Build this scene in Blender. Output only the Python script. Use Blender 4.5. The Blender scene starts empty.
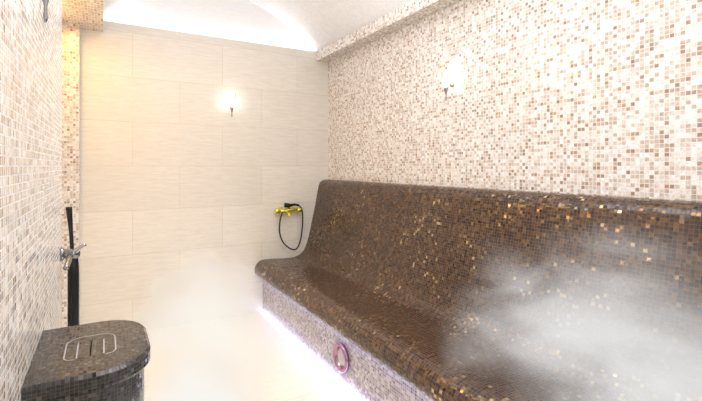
import bpy, bmesh, math, random
from mathutils import Vector
random.seed(4)
S=bpy.context.scene
COL=S.collection
S.view_settings.view_transform='Standard'
S.view_settings.look='None'
S.view_settings.exposure=-0.12

# ------------------------------------------------------------ helpers
def nn(nt,t,**k):
    n=nt.nodes.new(t)
    for a,b in k.items(): setattr(n,a,b)
    return n
def newmat(name):
    m=bpy.data.materials.new(name); m.use_nodes=True
    nt=m.node_tree; nt.nodes.clear()
    o=nn(nt,'ShaderNodeOutputMaterial'); 
    return m,nt,o
def simple(name,col,rough=.4,metal=0,emit=None,es=0,bump=0,trans=0):
    m,nt,o=newmat(name)
    p=nn(nt,'ShaderNodeBsdfPrincipled')
    p.inputs['Roughness'].default_value=rough
    p.inputs['Metallic'].default_value=metal
    if trans: p.inputs['Transmission Weight'].default_value=trans
    nz=nn(nt,'ShaderNodeTexNoise'); nz.inputs['Scale'].default_value=30
    mx=nn(nt,'ShaderNodeMixRGB'); mx.inputs[1].default_value=(*[c*.88 for c in col],1); mx.inputs[2].default_value=(*col,1)
    nt.links.new(nz.outputs['Fac'],mx.inputs[0]); nt.links.new(mx.outputs[0],p.inputs['Base Color'])
    if emit:
        p.inputs['Emission Color'].default_value=(*emit,1); p.inputs['Emission Strength'].default_value=es
    nt.links.new(p.outputs[0],o.inputs[0])
    return m
def mathn(nt,op,a,b=None,c=None):
    n=nn(nt,'ShaderNodeMath',operation=op)
    for i,v in enumerate((a,b,c)):
        if v is None: continue
        if isinstance(v,(int,float)): n.inputs[i].default_value=v
        else: nt.links.new(v,n.inputs[i])
    return n.outputs[0]
def mosaic(name,palette,grout,size=.022,rough=.25,jit=.08,swirl=.35,metal=None,patch=0,gw=.435,ior=1.5):
    """palette: list of (pos,(r,g,b))"""
    m,nt,o=newmat(name)
    L=nt.links.new
    uv=nn(nt,'ShaderNodeUVMap')
    sc=nn(nt,'ShaderNodeVectorMath',operation='SCALE'); L(uv.outputs[0],sc.inputs[0]); sc.inputs['Scale'].default_value=1/size
    fl=nn(nt,'ShaderNodeVectorMath',operation='FLOOR'); L(sc.outputs[0],fl.inputs[0])
    fr=nn(nt,'ShaderNodeVectorMath',operation='FRACTION'); L(sc.outputs[0],fr.inputs[0])
    wn=nn(nt,'ShaderNodeTexWhiteNoise',noise_dimensions='2D'); L(fl.outputs[0],wn.inputs['Vector'])
    val=wn.outputs['Value']
    if patch:
        nz0=nn(nt,'ShaderNodeTexNoise'); nz0.inputs['Scale'].default_value=2.6; nz0.inputs['Detail'].default_value=3; L(uv.outputs[0],nz0.inputs['Vector'])
        val=mathn(nt,'ADD',val,mathn(nt,'MULTIPLY',mathn(nt,'SUBTRACT',nz0.outputs['Fac'],.5),patch))
    rp=nn(nt,'ShaderNodeValToRGB'); rp.color_ramp.interpolation='CONSTANT'
    e=rp.color_ramp.elements
    e[0].position=palette[0][0]; e[0].color=(*palette[0][1],1)
    e[1].position=palette[1][0]; e[1].color=(*palette[1][1],1)
    for p,c in palette[2:]:
        q=e.new(p); q.color=(*c,1)
    L(val,rp.inputs[0])
    nz=nn(nt,'ShaderNodeTexNoise'); nz.inputs['Scale'].default_value=80; nz.inputs['Detail'].default_value=2
    off=nn(nt,'ShaderNodeVectorMath',operation='ADD'); L(uv.outputs[0],off.inputs[0]); L(wn.outputs['Color'],off.inputs[1])
    L(off.outputs[0],nz.inputs['Vector'])
    sw=mathn(nt,'MULTIPLY_ADD',nz.outputs['Fac'],swirl*2,1-swirl)
    mul=nn(nt,'ShaderNodeVectorMath',operation='SCALE'); L(rp.outputs[0],mul.inputs[0]); L(sw,mul.inputs['Scale'])
    sp=nn(nt,'ShaderNodeSeparateXYZ'); L(fr.outputs[0],sp.inputs[0])
    ax=mathn(nt,'ABSOLUTE',mathn(nt,'SUBTRACT',sp.outputs[0],.5))
    ay=mathn(nt,'ABSOLUTE',mathn(nt,'SUBTRACT',sp.outputs[1],.5))
    mxx=mathn(nt,'MAXIMUM',ax,ay)
    g=mathn(nt,'GREATER_THAN',mxx,gw)
    mix=nn(nt,'ShaderNodeMixRGB'); L(g,mix.inputs[0]); L(mul.outputs[0],mix.inputs[1]); mix.inputs[2].default_value=(*grout,1)
    p=nn(nt,'ShaderNodeBsdfPrincipled'); L(mix.outputs[0],p.inputs['Base Color'])
    p.inputs['IOR'].default_value=ior
    L(mathn(nt,'MULTIPLY_ADD',g,.5,rough),p.inputs['Roughness'])
    if metal is not None:
        ng=mathn(nt,'SUBTRACT',1,g)
        L(mathn(nt,'MULTIPLY',mathn(nt,'GREATER_THAN',val,metal),mathn(nt,'MULTIPLY',ng,.6)),p.inputs['Metallic'])
    geo=nn(nt,'ShaderNodeNewGeometry')
    s1=nn(nt,'ShaderNodeVectorMath',operation='SUBTRACT'); L(wn.outputs['Color'],s1.inputs[0]); s1.inputs[1].default_value=(.5,.5,.5)
    s2=nn(nt,'ShaderNodeVectorMath',operation='SCALE'); L(s1.outputs[0],s2.inputs[0]); s2.inputs['Scale'].default_value=jit*2
    ad=nn(nt,'ShaderNodeVectorMath',operation='ADD'); L(geo.outputs['Normal'],ad.inputs[0]); L(s2.outputs[0],ad.inputs[1])
    no=nn(nt,'ShaderNodeVectorMath',operation='NORMALIZE'); L(ad.outputs[0],no.inputs[0])
    bp=nn(nt,'ShaderNodeBump'); bp.inputs['Strength'].default_value=.4; bp.inputs['Distance'].default_value=.002
    L(mathn(nt,'SUBTRACT',1,g),bp.inputs['Height']); L(no.outputs[0],bp.inputs['Normal'])
    L(bp.outputs[0],p.inputs['Normal'])
    L(p.outputs[0],o.inputs[0])
    return m
def stone(name,c1,c2,grout,w=.74,h=.37,rough=.35,yoff=0):
    m,nt,o=newmat(name); L=nt.links.new
    uv=nn(nt,'ShaderNodeUVMap')
    mp=nn(nt,'ShaderNodeMapping'); L(uv.outputs[0],mp.inputs[0]); mp.inputs['Location'].default_value=(.16,yoff,0)
    br=nn(nt,'ShaderNodeTexBrick'); L(mp.outputs[0],br.inputs['Vector'])
    br.offset=.5; br.inputs['Scale'].default_value=1
    br.inputs['Brick Width'].default_value=w; br.inputs['Row Height'].default_value=h
    br.inputs['Mortar Size'].default_value=.0026; br.inputs['Mortar Smooth'].default_value=.2
    br.inputs['Color1'].default_value=(.93,.93,.93,1); br.inputs['Color2'].default_value=(1,1,1,1); br.inputs['Mortar'].default_value=(*grout,1)
    m2=nn(nt,'ShaderNodeMapping'); L(uv.outputs[0],m2.inputs[0]); m2.inputs['Scale'].default_value=(1.8,18,1)
    nz=nn(nt,'ShaderNodeTexNoise'); nz.inputs['Scale'].default_value=3.5; nz.inputs['Detail'].default_value=9; nz.inputs['Roughness'].default_value=.8
    L(m2.outputs[0],nz.inputs['Vector'])
    rp=nn(nt,'ShaderNodeValToRGB'); rp.color_ramp.elements[0].position=.38; rp.color_ramp.elements[0].color=(*c2,1)
    rp.color_ramp.elements[1].position=.58; rp.color_ramp.elements[1].color=(*c1,1); L(nz.outputs['Fac'],rp.inputs[0])
    mx=nn(nt,'ShaderNodeMixRGB',blend_type='MULTIPLY'); mx.inputs[0].default_value=1
    L(rp.outputs[0],mx.inputs[1]); L(br.outputs['Color'],mx.inputs[2])
    p=nn(nt,'ShaderNodeBsdfPrincipled'); p.inputs['Roughness'].default_value=rough
    L(mx.outputs[0],p.inputs['Base Color']); L(p.outputs[0],o.inputs[0])
    return m

def mkobj(name,verts,faces,mat,uvs=None,smooth=False,parent=None):
    me=bpy.data.meshes.new(name); me.from_pydata(verts,[],faces); me.update()
    ob=bpy.data.objects.new(name,me); COL.objects.link(ob)
    me.materials.append(mat)
    ul=me.uv_layers.new(name='UVMap')
    for pl in me.polygons:
        n=pl.normal
        for li in pl.loop_indices:
            v=me.vertices[me.loops[li].vertex_index].co
            if uvs: ul.data[li].uv=uvs(pl.index,me.loops[li].vertex_index,v)
            elif abs(n.x)>max(abs(n.y),abs(n.z)): ul.data[li].uv=(v.y,v.z)
            elif abs(n.y)>abs(n.z): ul.data[li].uv=(v.x,v.z)
            else: ul.data[li].uv=(v.x,v.y)
        pl.use_smooth=smooth
    if parent: ob.parent=parent
    return ob
def box(name,a,b,mat,parent=None,bevel=0):
    x0,y0,z0=a;x1,y1,z1=b
    v=[(x0,y0,z0),(x1,y0,z0),(x1,y1,z0),(x0,y1,z0),(x0,y0,z1),(x1,y0,z1),(x1,y1,z1),(x0,y1,z1)]
    f=[(0,3,2,1),(4,5,6,7),(0,1,5,4),(1,2,6,5),(2,3,7,6),(3,0,4,7)]
    ob=mkobj(name,v,f,mat,parent=parent)
    if bevel:
        md=ob.modifiers.new('b','BEVEL'); md.width=bevel; md.segments=3
    return ob
def struct(ob): ob['kind']='structure'; return ob
def thing(ob,label,cat,group=None):
    ob['label']=label; ob['category']=cat
    if group: ob['group']=group
    return ob
def empty(name,loc):
    e=bpy.data.objects.new(name,None); e.location=loc; e.empty_display_size=.05; COL.objects.link(e); return e
def catmull(pts,n=8):
    out=[]; P=[pts[0]]+list(pts)+[pts[-1]]
    for i in range(1,len(P)-2):
        p0,p1,p2,p3=[Vector(q) for q in P[i-1:i+3]]
        for k in range(n):
            t=k/n
            out.append(.5*((2*p1)+(-p0+p2)*t+(2*p0-5*p1+4*p2-p3)*t*t+(-p0+3*p1-3*p2+p3)*t**3))
    out.append(Vector(pts[-1])); return out
def tube(name,pts,r,mat,parent=None,n=8,seg=10,sub=True):
    P=catmull([Vector(p) for p in pts],n) if sub else [Vector(p) for p in pts]
    N=len(P)
    if isinstance(r,(list,tuple)):
        R=[]
        for i in range(N):
            f=i/(N-1)*(len(r)-1); k=min(int(f),len(r)-2); R.append(r[k]*(1-(f-k))+r[k+1]*(f-k))
    else: R=[r]*N
    vs=[];fs=[]; ref=None
    for i,p in enumerate(P):
        t=(P[min(i+1,N-1)]-P[max(i-1,0)]).normalized()
        if ref is None:
            ref=t.orthogonal().normalized()
        ref=(ref-t*ref.dot(t)).normalized()
        b=t.cross(ref)
        for k in range(seg):
            a=2*math.pi*k/seg
            vs.append(tuple(p+(ref*math.cos(a)+b*math.sin(a))*R[i]))
    for i in range(N-1):
        for k in range(seg):
            k2=(k+1)%seg
            fs.append((i*seg+k,i*seg+k2,(i+1)*seg+k2,(i+1)*seg+k))
    fs.append(tuple(range(seg))[::-1]); fs.append(tuple((N-1)*seg+k for k in range(seg)))
    return mkobj(name,vs,fs,mat,smooth=True,parent=parent)
def lathe(name,prof,mat,parent=None,loc=(0,0,0),axis='Z',seg=24,caps=True):
    def mp(r,a,h):
        c,s=r*math.cos(a),r*math.sin(a)
        if axis=='Z': v=(c,s,h)
        elif axis=='X': v=(h,c,s)
        else: v=(s,h,c)
        return tuple(Vector(v)+Vector(loc))
    vs=[];fs=[]
    for r,h in prof:
        for k in range(seg): vs.append(mp(max(r,1e-4),2*math.pi*k/seg,h))
    for i in range(len(prof)-1):
        for k in range(seg):
            k2=(k+1)%seg; fs.append((i*seg+k,i*seg+k2,(i+1)*seg+k2,(i+1)*seg+k))
    if caps:
        fs.append(tuple(range(seg))[::-1]); n=len(prof)-1; fs.append(tuple(n*seg+k for k in range(seg)))
    ob=mkobj(name,vs,fs,mat,smooth=True,parent=parent)
    bm=bmesh.new(); bm.from_mesh(ob.data); bmesh.ops.recalc_face_normals(bm,faces=bm.faces); bm.to_mesh(ob.data); bm.free()
    return ob

# ------------------------------------------------------------ materials
cream=[(0,(.80,.74,.68)),(.20,(.90,.87,.84)),(.38,(.66,.58,.51)),(.50,(.84,.78,.72)),(.64,(.54,.43,.35)),(.75,(.71,.59,.50)),(.86,(.37,.25,.18)),(.90,(.60,.47,.37)),(.96,(.46,.30,.19))]
M_wall=mosaic('cream_mosaic',cream,(.76,.755,.76),swirl=.55,rough=.10,jit=.08,size=.0190,gw=.42)
brown=[(0,(.056,.024,.011)),(.30,(.092,.043,.021)),(.50,(.030,.013,.007)),(.64,(.13,.068,.033)),(.76,(.050,.022,.011)),(.87,(.20,.118,.055)),(.965,(.40,.27,.12)),(1.0,(.72,.56,.33))]
M_bench=mosaic('brown_mosaic',brown,(.085,.058,.042),size=.0165,swirl=.5,rough=.10,jit=.10,metal=.88,patch=.5,gw=.44,ior=1.6)
grey=[(0,(.42,.38,.40)),(.3,(.58,.55,.58)),(.55,(.30,.26,.29)),(.75,(.42,.34,.32)),(.9,(.22,.17,.17))]
M_riser=mosaic('riser_mosaic',grey,(.6,.58,.62),size=.0165,swirl=.25,rough=.22,jit=.06)
black=[(0,(.015,.013,.012)),(.4,(.026,.022,.020)),(.75,(.050,.042,.037)),(.94,(.12,.10,.085))]
M_black=mosaic('black_mosaic',black,(.05,.045,.042),size=.009,swirl=.3,rough=.09,jit=.08,ior=1.6)
white=[(0,(.92,.92,.94)),(.4,(.95,.95,.96)),(.75,(.89,.89,.92))]
M_ceil=mosaic('white_mosaic',white,(.86,.87,.90),swirl=.02,rough=.5,jit=.005)
M_back=stone('travertine_wall',(.88,.85,.785),(.79,.74,.655),(.84,.81,.755))
M_floor=stone('travertine_floor',(.87,.81,.71),(.77,.70,.60),(.84,.80,.74),w=.6,h=.6)
M_plain=simple('white_plaster',(.93,.93,.94),.7)
M_chrome=simple('chrome',(.65,.65,.67),.15,1)
M_dchrome=simple('dark_chrome',(.36,.36,.38),.18,1)
M_gold=simple('yellow_brass',(.80,.72,.10),.22,.75)
M_blk=simple('black_rubber',(.012,.012,.013),.35)
M_blkm=simple('black_metal',(.02,.02,.022),.25,.3)
M_bulb=simple('lit_glass',(1,.95,.85),.2,emit=(1,.95,.86),es=24)
M_glass=simple('clear_glass',(.97,.97,.97),.05,trans=1)
M_led=simple('led_strip',(.9,.9,1),.4,emit=(.60,.64,1),es=6)
M_ring=simple('pink_rim',(.46,.27,.38),.15,.85)
M_lens=simple('pale_grille',(.60,.56,.63),.2)
M_inlay=simple('white_inlay',(.45,.45,.45),.4)

# ------------------------------------------------------------ room
FZ=-1.4; XR=2.04; XL=-.16; YB=4.0; YF=-.9; ZT=1.18; ZL=1.085
struct(box('floor',(XL-.3,YF,FZ-.1),(XR+.1,YB+.1,FZ),M_floor))
struct(box('wall_right',(XR,YF,FZ),(XR+.1,YB,ZL+.4),M_wall))
struct(box('wall_back',(XL-.3,YB,FZ),(XR+.1,YB+.1,ZT),M_back))
struct(box('wall_front',(XL-.3,YF-.1,FZ),(XR+.1,YF,1.8),M_back))
plan=[(XL-.3,YF),(XL,YF),(XL,2.3),(XL-.16,2.3),(XL-.16,3.88),(XL,3.88),(XL,YB),(XL-.3,YB)]
n=len(plan); cum=[0]
for i in range(1,n+1):
    a=Vector(plan[i-1]);b=Vector(plan[i%n]); cum.append(cum[-1]+(b-a).length)
vs=[];fs=[]
for x,y in plan: vs.append((x,y,FZ))
for x,y in plan: vs.append((x,y,1.25))
for i in range(n): fs.append((i,(i+1)%n,(i+1)%n+n,i+n))
fs.append(tuple(range(n))[::-1]); fs.append(tuple(range(n,2*n)))
def uvl(pi,vi,v):
    if pi<n:
        k=vi%n
        c=cum[k] if not (pi==n-1 and k==0) else cum[n]
        return (c,v.z)
    return (v.x,v.y)
struct(mkobj('wall_left',vs,fs,M_wall,uvs=uvl))
struct(box('trim_1',(1.90,YF,ZL),(XR,YB,ZT),M_wall))
struct(box('trim_2',(XL-.1,YF,ZL),(0.0,YB,ZT),M_wall))
NV=32; hw=1.04; xc=.94
arc=[]
for i in range(NV+1):
    t=-1+2*i/NV
    arc.append((xc+hw*t, 1.645-.466*(hw*t)**2))
YL=YB+.1
vs=[];fs=[];al=[0]
for i in range(1,NV+1): al.append(al[-1]+(Vector(arc[i])-Vector(arc[i-1])).length)
for y in (YF,YL):
    for x,z in arc: vs.append((x,y,z))
for y in (YF,YL):
    for x,z in arc: vs.append((x+.04*(x-xc)/hw,y,z+.06))
m=NV+1
for i in range(NV):
    fs.append((i,i+1,m+i+1,m+i)); fs.append((2*m+i,3*m+i,3*m+i+1,2*m+i+1))
fs.append((0,m,3*m,2*m)); fs.append((m-1,3*m-1,4*m-1,2*m-1))
struct(mkobj('ceiling',vs,fs,M_ceil,uvs=lambda p,vi,v:(v.y,al[vi%m]),smooth=True))
vs=[(XL-.1,YL,ZT-.1),(XR+.08,YL,ZT-.1)]+[(x,YL,z+.03) for x,z in reversed(arc)]
struct(mkobj('trim_3',vs,[tuple(range(len(vs)))],M_plain))

# ------------------------------------------------------------ bench
bench=thing(empty('bench',(1.65,1.7,FZ)),'long built-in bench of dark brown mosaic with curved high backrest','bench')
Y0,Y1=-.85,YB-.002
def extr(name,prof,mat,v0=0):
    n=len(prof); al=[v0]
    for i in range(1,n): al.append(al[-1]+(Vector(prof[i])-Vector(prof[i-1])).length)
    NY=40
    vs=[];fs=[]
    for j in range(NY+1):
        y=Y0+(Y1-Y0)*j/NY
        for x,z in prof: vs.append((x-1.65,y-1.7,z-FZ))
    for j in range(NY):
        for i in range(n-1): fs.append((j*n+i,(j+1)*n+i,(j+1)*n+i+1,j*n+i+1))
    ob=mkobj(name,vs,fs,mat,uvs=lambda p,vi,v:(v.y,al[vi%n]),smooth=True,parent=bench)
    return ob,al[-1]
full=[(p.x,p.y) for p in catmull([(a[0],a[1],0) for a in [(1.36,-1.065),(1.30,-1.062),(1.256,-1.025),(1.258,-.962),(1.305,-.912),(1.40,-.905),(1.54,-.915),(1.675,-.91),(1.760,-.855),(1.805,-.755),(1.836,-.64),(1.865,-.51),(1.895,-.38),(1.920,-.25),(1.940,-.18),(1.985,-.145),(2.038,-.14)]],6)]
cut=6*8+1
so,l=extr('seat',full[:cut],M_bench)
bo,_=extr('backrest',full[cut-1:],M_bench,l)
RX=1.33
ro=box('base',(RX-1.65,Y0-1.7,0.002),(1.45-1.65,Y1-1.7,-1.066-FZ),M_riser,parent=bench)
led=box('light_strip',(RX-.022-1.65,Y0-1.7,0.002),(RX-1.65,Y1-1.7,.013),M_led,parent=bench)
led['label']='glowing lavender light strip along the bench foot'
px=(343-351)/427; dx=.5015+px*.865; dy=.865-px*.5015
t=RX/dx; oy=t*dy; oz=-(357-166)/427*t
ou=thing(empty('steam_outlet',(RX-.001,oy,oz)),'round pink-rimmed pale outlet set in the mosaic bench base','vent')
prof=[(.058,-.0),(.086,-.0),(.092,-.012),(.088,-.026),(.076,-.030),(.064,-.020),(.058,-.002)]
lathe('rim',prof,M_ring,ou,axis='X',seg=32,caps=False)
lathe('grille',[(.06,-.002),(.052,-.012),(.034,-.016),(.031,-.011),(.016,-.013),(.001,-.018)],M_lens,ou,axis='X',seg=32,caps=False)

# ------------------------------------------------------------ wall lamps
def lamp(loc,d,off=.06):
    e=empty('wall_lamp',loc)
    thing(e,'small lit crystal wall lamp with chrome holder','wall lamp','crystal wall lamps')
    D=Vector(d)
    ax='X' if abs(D.x)>.5 else 'Y'; s=D.x+D.y
    lathe('wall_plate',[(.001,0),(.018,0),(.018,.006*s),(.013,.012*s),(.001,.013*s)],M_dchrome,e,axis=ax,caps=False)
    c=D*off
    tube('arm',[D*.005,D*off*.5+Vector((0,0,-.015)),c+Vector((0,0,-.03))],.004,M_dchrome,e)
    lathe('holder',[(.002,-.115),(.005,-.105),(.003,-.08),(.008,-.06),(.013,-.042),(.017,-.026),(.010,-.02)],M_dchrome,e,loc=c)
    lathe('bulb',[(.004,-.02),(.011,-.012),(.016,.005),(.018,.030),(.013,.06),(.003,.085)],M_bulb,e,loc=c)
    vs=[];fs=[]
    for k in range(8):
        a=2*math.pi*k/8
        for (r,h,w) in ((.020,-.02,.004),(.028,.03,.007),(.035,.10,.002)):
            for sg in (-1,1):
                q=a+sg*w/r
                vs.append((c.x+r*math.cos(q),c.y+r*math.sin(q),h))
                vs.append((c.x+(r+.003)*math.cos(q),c.y+(r+.003)*math.sin(q),h))
        b=k*12
        for i in range(2):
            p=b+4*i;q2=p+4
            fs+=[(p,p+2,q2+2,q2),(p+1,q2+1,q2+3,p+3),(p,q2,q2+1,p+1),(p+2,p+3,q2+3,q2+2)]
        fs+=[(b,b+1,b+3,b+2),(b+8,b+10,b+11,b+9)]
    mkobj('shade',vs,fs,M_glass,parent=e)
    L=bpy.data.lights.new('lamp_light','POINT'); L.energy=.18; L.color=(1,.90,.76); L.shadow_soft_size=.02
    lo=bpy.data.objects.new('lamp_light',L); lo.location=c+D*.05+Vector((0,0,.03)); lo.parent=e; COL.objects.link(lo)
    return e
lamp((1.02,YB,.565),(0,-1,0))
lamp((XR,2.15,.550),(-1,0,0))
lamp((XL,1.20,.445),(1,0,0),.045)

# ------------------------------------------------------------ brass mixer on back wall
f=thing(empty('shower_mixer',(1.575,YB,-.435)),'yellow brass bath mixer with black hose on travertine wall','tap')
tube('body',[(-.085,-.06,-.005),(0,-.065,0),(.085,-.06,.005)],[.018,.022,.024,.022,.018],M_gold,f,seg=16)
for sx in (-.06,.06):
    tube('wall_mount',[(sx,-.001,-.0),(sx,-.03,0),(sx,-.06,0)],[.028,.014,.014],M_gold,f)
for sx in (-1,1):
    lathe('handle',[(.002,sx*.085),(.016,sx*.088),(.027,sx*.10),(.024,sx*.115),(.027,sx*.13),(.014,sx*.142),(.002,sx*.144)],M_gold,f,loc=(0,-.06,0),axis='X',seg=10)
tube('spout',[(-.02,-.07,-.01),(-.03,-.12,-.015),(-.035,-.16,-.03),(-.035,-.165,-.05)],.012,M_gold,f)
tube('hand_shower',[(-.05,-.08,.055),(.0,-.085,.05),(.05,-.08,.055),(.10,-.075,.045)],[.024,.022,.012,.011,.012],M_blkm,f)
tube('cradle',[(.0,-.06,.015),(.0,-.07,.035),(.0,-.075,.05)],.010,M_gold,f)
tube('hose',[(-.065,-.065,-.02),(-.090,-.07,-.08),(-.098,-.07,-.2),(-.065,-.07,-.30),(.01,-.07,-.375),(.08,-.07,-.385),(.125,-.07,-.29),(.145,-.07,-.12),(.135,-.075,.0),(.10,-.075,.045)],.007,M_blk,f,n=10)

# ------------------------------------------------------------ black wall shower at left wall
w=thing(empty('hand_shower_set',(XL,2.22,-.38)),'slim black hand shower with chrome valve on mosaic wall','shower')
lathe('wall_plate',[(.001,.001),(.03,.001),(.03,.008),(.02,.014),(.001,.015)],M_dchrome,w,axis='X',caps=False)
tube('valve',[(.005,-.0,0),(.035,-.01,0),(.060,-.03,0)],[.018,.024,.020],M_dchrome,w,seg=16)
tube('lever',[(.055,-.03,.012),(.075,-.035,.028),(.092,-.045,.040)],[.011,.009,.007],M_chrome,w)
tube('spout',[(.035,-.02,-.005),(.035,-.08,-.015),(.028,-.14,-.035)],.011,M_dchrome,w)
tube('shower_handle',[(.040,.03,.0),(.036,.03,.09),(.028,.03,.2)],[.008,.008,.013],M_blkm,w)
tube('bar',[(.045,.03,-.02),(.045,.03,-.12),(.045,.03,-.30),(.045,.03,-.46)],[.018,.022,.022,.022,.022],M_blkm,w,seg=16)

# ------------------------------------------------------------ pedestal
ped=thing(empty('pedestal',(XL,1.4,FZ)),'black mosaic rounded pedestal with white inlaid emblem on top','pedestal')
def dshape(x1,y0,y1,rr,ins=0):
    pts=[(0.001,y0+ins)]
    for k in range(13):
        t=-math.pi/2+k/12*math.pi/2; pts.append((x1-rr+(rr-ins)*math.cos(t), y0+rr+(rr-ins)*math.sin(t)))
    for k in range(13):
        t=k/12*math.pi/2; pts.append((x1-rr+(rr-ins)*math.cos(t), y1-rr+(rr-ins)*math.sin(t)))
    pts.append((0.001,y1-ins)); return pts
def prism(name,levels,mat,par,y0=-.2,y1=.2,x1=.275,rr=.13):
    vs=[];fs=[]
    for z,ins in levels:
        ring=dshape(x1,y0,y1,rr,ins); k=len(ring)
        vs+= [(x,y,z) for x,y in ring]
    for i in range(len(levels)-1):
        for j in range(k):
            j2=(j+1)%k; fs.append((i*k+j,i*k+j2,(i+1)*k+j2,(i+1)*k+j))
    fs.append(tuple(range(k))[::-1]); fs.append(tuple((len(levels)-1)*k+j for j in range(k)))
    ring=dshape(x1,y0,y1,rr,0); c=[0]
    for i in range(1,k): c.append(c[-1]+(Vector(ring[i])-Vector(ring[i-1])).length)
    nside=(len(levels)-1)*k
    return mkobj(name,vs,fs,mat,parent=par,uvs=lambda p,vi,v:((c[vi%k],v.z) if p<nside else (v.x,v.y)))
prism('base',[(0.002,.016),(.856,.016)],M_black,ped)
prism('top',[(.856,.006),(.864,0),(.892,0),(.90,.008)],M_black,ped)
def stroke(vs,fs,pts,wd=.0032,z=.9006):
    for a,b in zip(pts[:-1],pts[1:]):
        A=Vector(a);B=Vector(b);d=(B-A).normalized();nrm=Vector((-d.y,d.x))*wd/2; A=A-d*wd/2;B=B+d*wd/2
        i=len(vs)
        for q in (A-nrm,B-nrm,B+nrm,A+nrm): vs.append((q.x,q.y,z-.0006))
        for q in (A-nrm,B-nrm,B+nrm,A+nrm): vs.append((q.x,q.y,z))
        fs+= [(i+4,i+5,i+6,i+7),(i,i+1,i+5,i+4),(i+1,i+2,i+6,i+5),(i+2,i+3,i+7,i+6),(i+3,i,i+4,i+7)]
vs=[];fs=[]
cx,cy=.130,-.005
def em(pts): stroke(vs,fs,[(cx+x*.74,cy+y*.84) for x,y in pts])
def archpts(x0,x1,yb,yt,r):
    p=[(x0,yb)]
    for k in range(7):
        a=math.pi-k/6*math.pi/2; p.append((x0+r+r*math.cos(a),yt-r+r*math.sin(a)))
    for k in range(7):
        a=math.pi/2-k/6*math.pi/2; p.append((x1-r+r*math.cos(a),yt-r+r*math.sin(a)))
    p.append((x1,yb)); return p
em(archpts(-.080,.080,-.08,.09,.05)); em([(-.080,-.08),(-.070,-.095),(-.050,-.10)]); em([(.08,-.08),(.070,-.095),(.05,-.10)])
em(archpts(-.042,0,-.09,.055,.018))
em(archpts(0,.042,-.09,.055,.018))
mkobj('emblem',vs,fs,M_inlay,parent=ped)['label']='white inlaid line emblem'

# ------------------------------------------------------------ steam
def steam(name,loc,rad,dens,col,label,seed=0,nscale=1.5,lo=.42,hi=.7,rot=(0,0,0),f0=.98,f1=.3,dist=1.2,det=3,stretch=(1,1,1),rag=1.4):
    m,nt,o=newmat(name+'_vapour'); L=nt.links.new
    tc=nn(nt,'ShaderNodeTexCoord')
    ln=nn(nt,'ShaderNodeVectorMath',operation='LENGTH'); L(tc.outputs['Object'],ln.inputs[0])
    nb=nn(nt,'ShaderNodeTexNoise',noise_dimensions='4D'); nb.inputs['W'].default_value=seed+20; nb.inputs['Scale'].default_value=2.2; nb.inputs['Detail'].default_value=2
    L(tc.outputs['Object'],nb.inputs['Vector'])
    rr=mathn(nt,'ADD',ln.outputs['Value'],mathn(nt,'MULTIPLY',mathn(nt,'MAXIMUM',mathn(nt,'SUBTRACT',nb.outputs['Fac'],.35),0),rag))
    fall=nn(nt,'ShaderNodeMapRange',interpolation_type='SMOOTHSTEP'); L(rr,fall.inputs[0])
    fall.inputs[1].default_value=f0; fall.inputs[2].default_value=f1; fall.inputs[3].default_value=0; fall.inputs[4].default_value=1
    mp=nn(nt,'ShaderNodeMapping'); L(tc.outputs['Object'],mp.inputs[0]); mp.inputs['Scale'].default_value=stretch
    nz=nn(nt,'ShaderNodeTexNoise',noise_dimensions='4D'); nz.inputs['W'].default_value=seed; nz.inputs['Scale'].default_value=nscale; nz.inputs['Detail'].default_value=det; nz.inputs['Roughness'].default_value=.5; nz.inputs['Distortion'].default_value=dist
    L(mp.outputs[0],nz.inputs['Vector'])
    mr=nn(nt,'ShaderNodeMapRange',interpolation_type='SMOOTHSTEP'); L(nz.outputs['Fac'],mr.inputs[0])
    mr.inputs[1].default_value=lo; mr.inputs[2].default_value=hi
    d=mathn(nt,'MULTIPLY',mathn(nt,'MULTIPLY',fall.outputs[0],mr.outputs[0]),dens)
    ab=nn(nt,'ShaderNodeVolumeAbsorption'); ab.inputs['Color'].default_value=(0,0,0,1); L(d,ab.inputs['Density'])
    em=nn(nt,'ShaderNodeEmission'); em.inputs['Color'].default_value=(*col,1); L(d,em.inputs['Strength'])  # emission stands in for lamp light scattered by the vapour
    ad=nn(nt,'ShaderNodeAddShader'); L(ab.outputs[0],ad.inputs[0]); L(em.outputs[0],ad.inputs[1])
    L(ad.outputs[0],o.inputs['Volume'])
    bm=bmesh.new(); bmesh.ops.create_icosphere(bm,subdivisions=3,radius=1)
    me=bpy.data.meshes.new(name); bm.to_mesh(me); bm.free(); me.materials.append(m)
    ob=bpy.data.objects.new(name,me); ob.location=loc; ob.scale=rad; ob.rotation_euler=rot; COL.objects.link(ob)
    thing(ob,label,'steam'); ob['kind']='stuff'
    return ob
steam('steam',(1.42,.66,-.62),(.56,.98,.55),9,(.96,.95,.94),'wispy white steam cloud over the brown mosaic bench',2.4,nscale=2.0,lo=.33,hi=.76,dist=1.7,f1=.1,det=4,rag=.85)
steam('steam',(.56,2.72,-1.04),(.60,1.18,.60),3.4,(1.06,1.02,.94),'warm white steam hugging the travertine floor',5,nscale=1.5,lo=.12,hi=.72,f1=.05,rag=.8,det=4)
steam('steam',(.20,1.10,-.70),(.22,.34,.24),18,(1.03,1.01,.98),'steam drifting beside the black mosaic pedestal',8,nscale=1.5,lo=.15,hi=.62,f1=.1,rag=.5,det=4)

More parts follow.
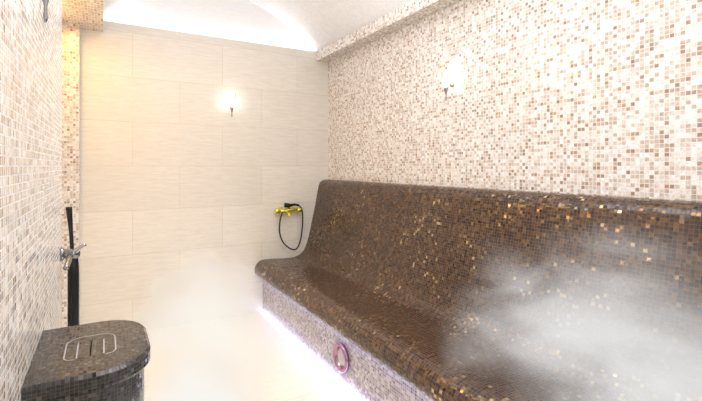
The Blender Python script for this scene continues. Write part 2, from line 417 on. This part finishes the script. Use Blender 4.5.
# ------------------------------------------------------------ lights
def area(loc,rot,sx,sy,e,col,spread=None):
    L=bpy.data.lights.new('area','AREA'); L.shape='RECTANGLE'; L.size=sx; L.size_y=sy; L.energy=e; L.color=col
    if spread: L.spread=math.radians(spread)
    o=bpy.data.objects.new('area_light',L); o.location=loc; o.rotation_euler=rot; COL.objects.link(o); return o
def point(loc,e,col,r):
    L=bpy.data.lights.new('point','POINT'); L.energy=e; L.color=col; L.shadow_soft_size=r
    o=bpy.data.objects.new('point_light',L); o.location=loc; COL.objects.link(o); return o
area((.90,.9,1.5),(0,0,0),1.1,2.4,20,(1,.985,.97))  # general fill added under the vault, above the view
point((.80,.5,1.0),3.0,(1,.99,.98),.12)  # unseen fill lamp added to lift ceiling and walls
point((.50,2.4,.98),8,(1,.985,.965),.15)  # second unseen fill, nearer the back wall
area((.94,1.4,.95),(math.pi,0,0),.8,2.0,26,(.96,.98,1))  # uplighter added above the view to brighten the vault
area((.94,4.05,1.195),(math.pi,0,0),1.9,.08,1.8,(.95,.97,1))
area((.9,-.7,.2),(math.radians(90),0,0),1.8,1.6,10,(1,.985,.97))  # broad fill added behind the camera
area((-.24,3.1,1.06),(0,0,0),.1,1.2,11,(1,.56,.13))
area((.42,2.6,1.12),(0,0,0),.6,1.4,8,(1,.95,.84),spread=80)  # narrow-spread lamp added to brighten the floor only
area((RX-.05,1.6,FZ+.12),(0,math.radians(25),0),.05,4.6,1.7,(.52,.56,1))
area((1.295,1.57,-1.072),(0,math.radians(-12),0),.03,4.8,1.5,(.58,.60,1))
W=bpy.data.worlds.new('w'); S.world=W; W.use_nodes=True
W.node_tree.nodes['Background'].inputs[0].default_value=(1,.98,.96,1); W.node_tree.nodes['Background'].inputs[1].default_value=.3

# ------------------------------------------------------------ camera
cd=bpy.data.cameras.new('cam'); cd.sensor_width=36; cd.lens=36*427/702; cd.shift_y=-34.5/702; cd.clip_start=.02
co=bpy.data.objects.new('camera',cd); co.location=(0,0,0); co.rotation_euler=(math.pi/2,0,-math.radians(30.1)); COL.objects.link(co)
S.camera=co
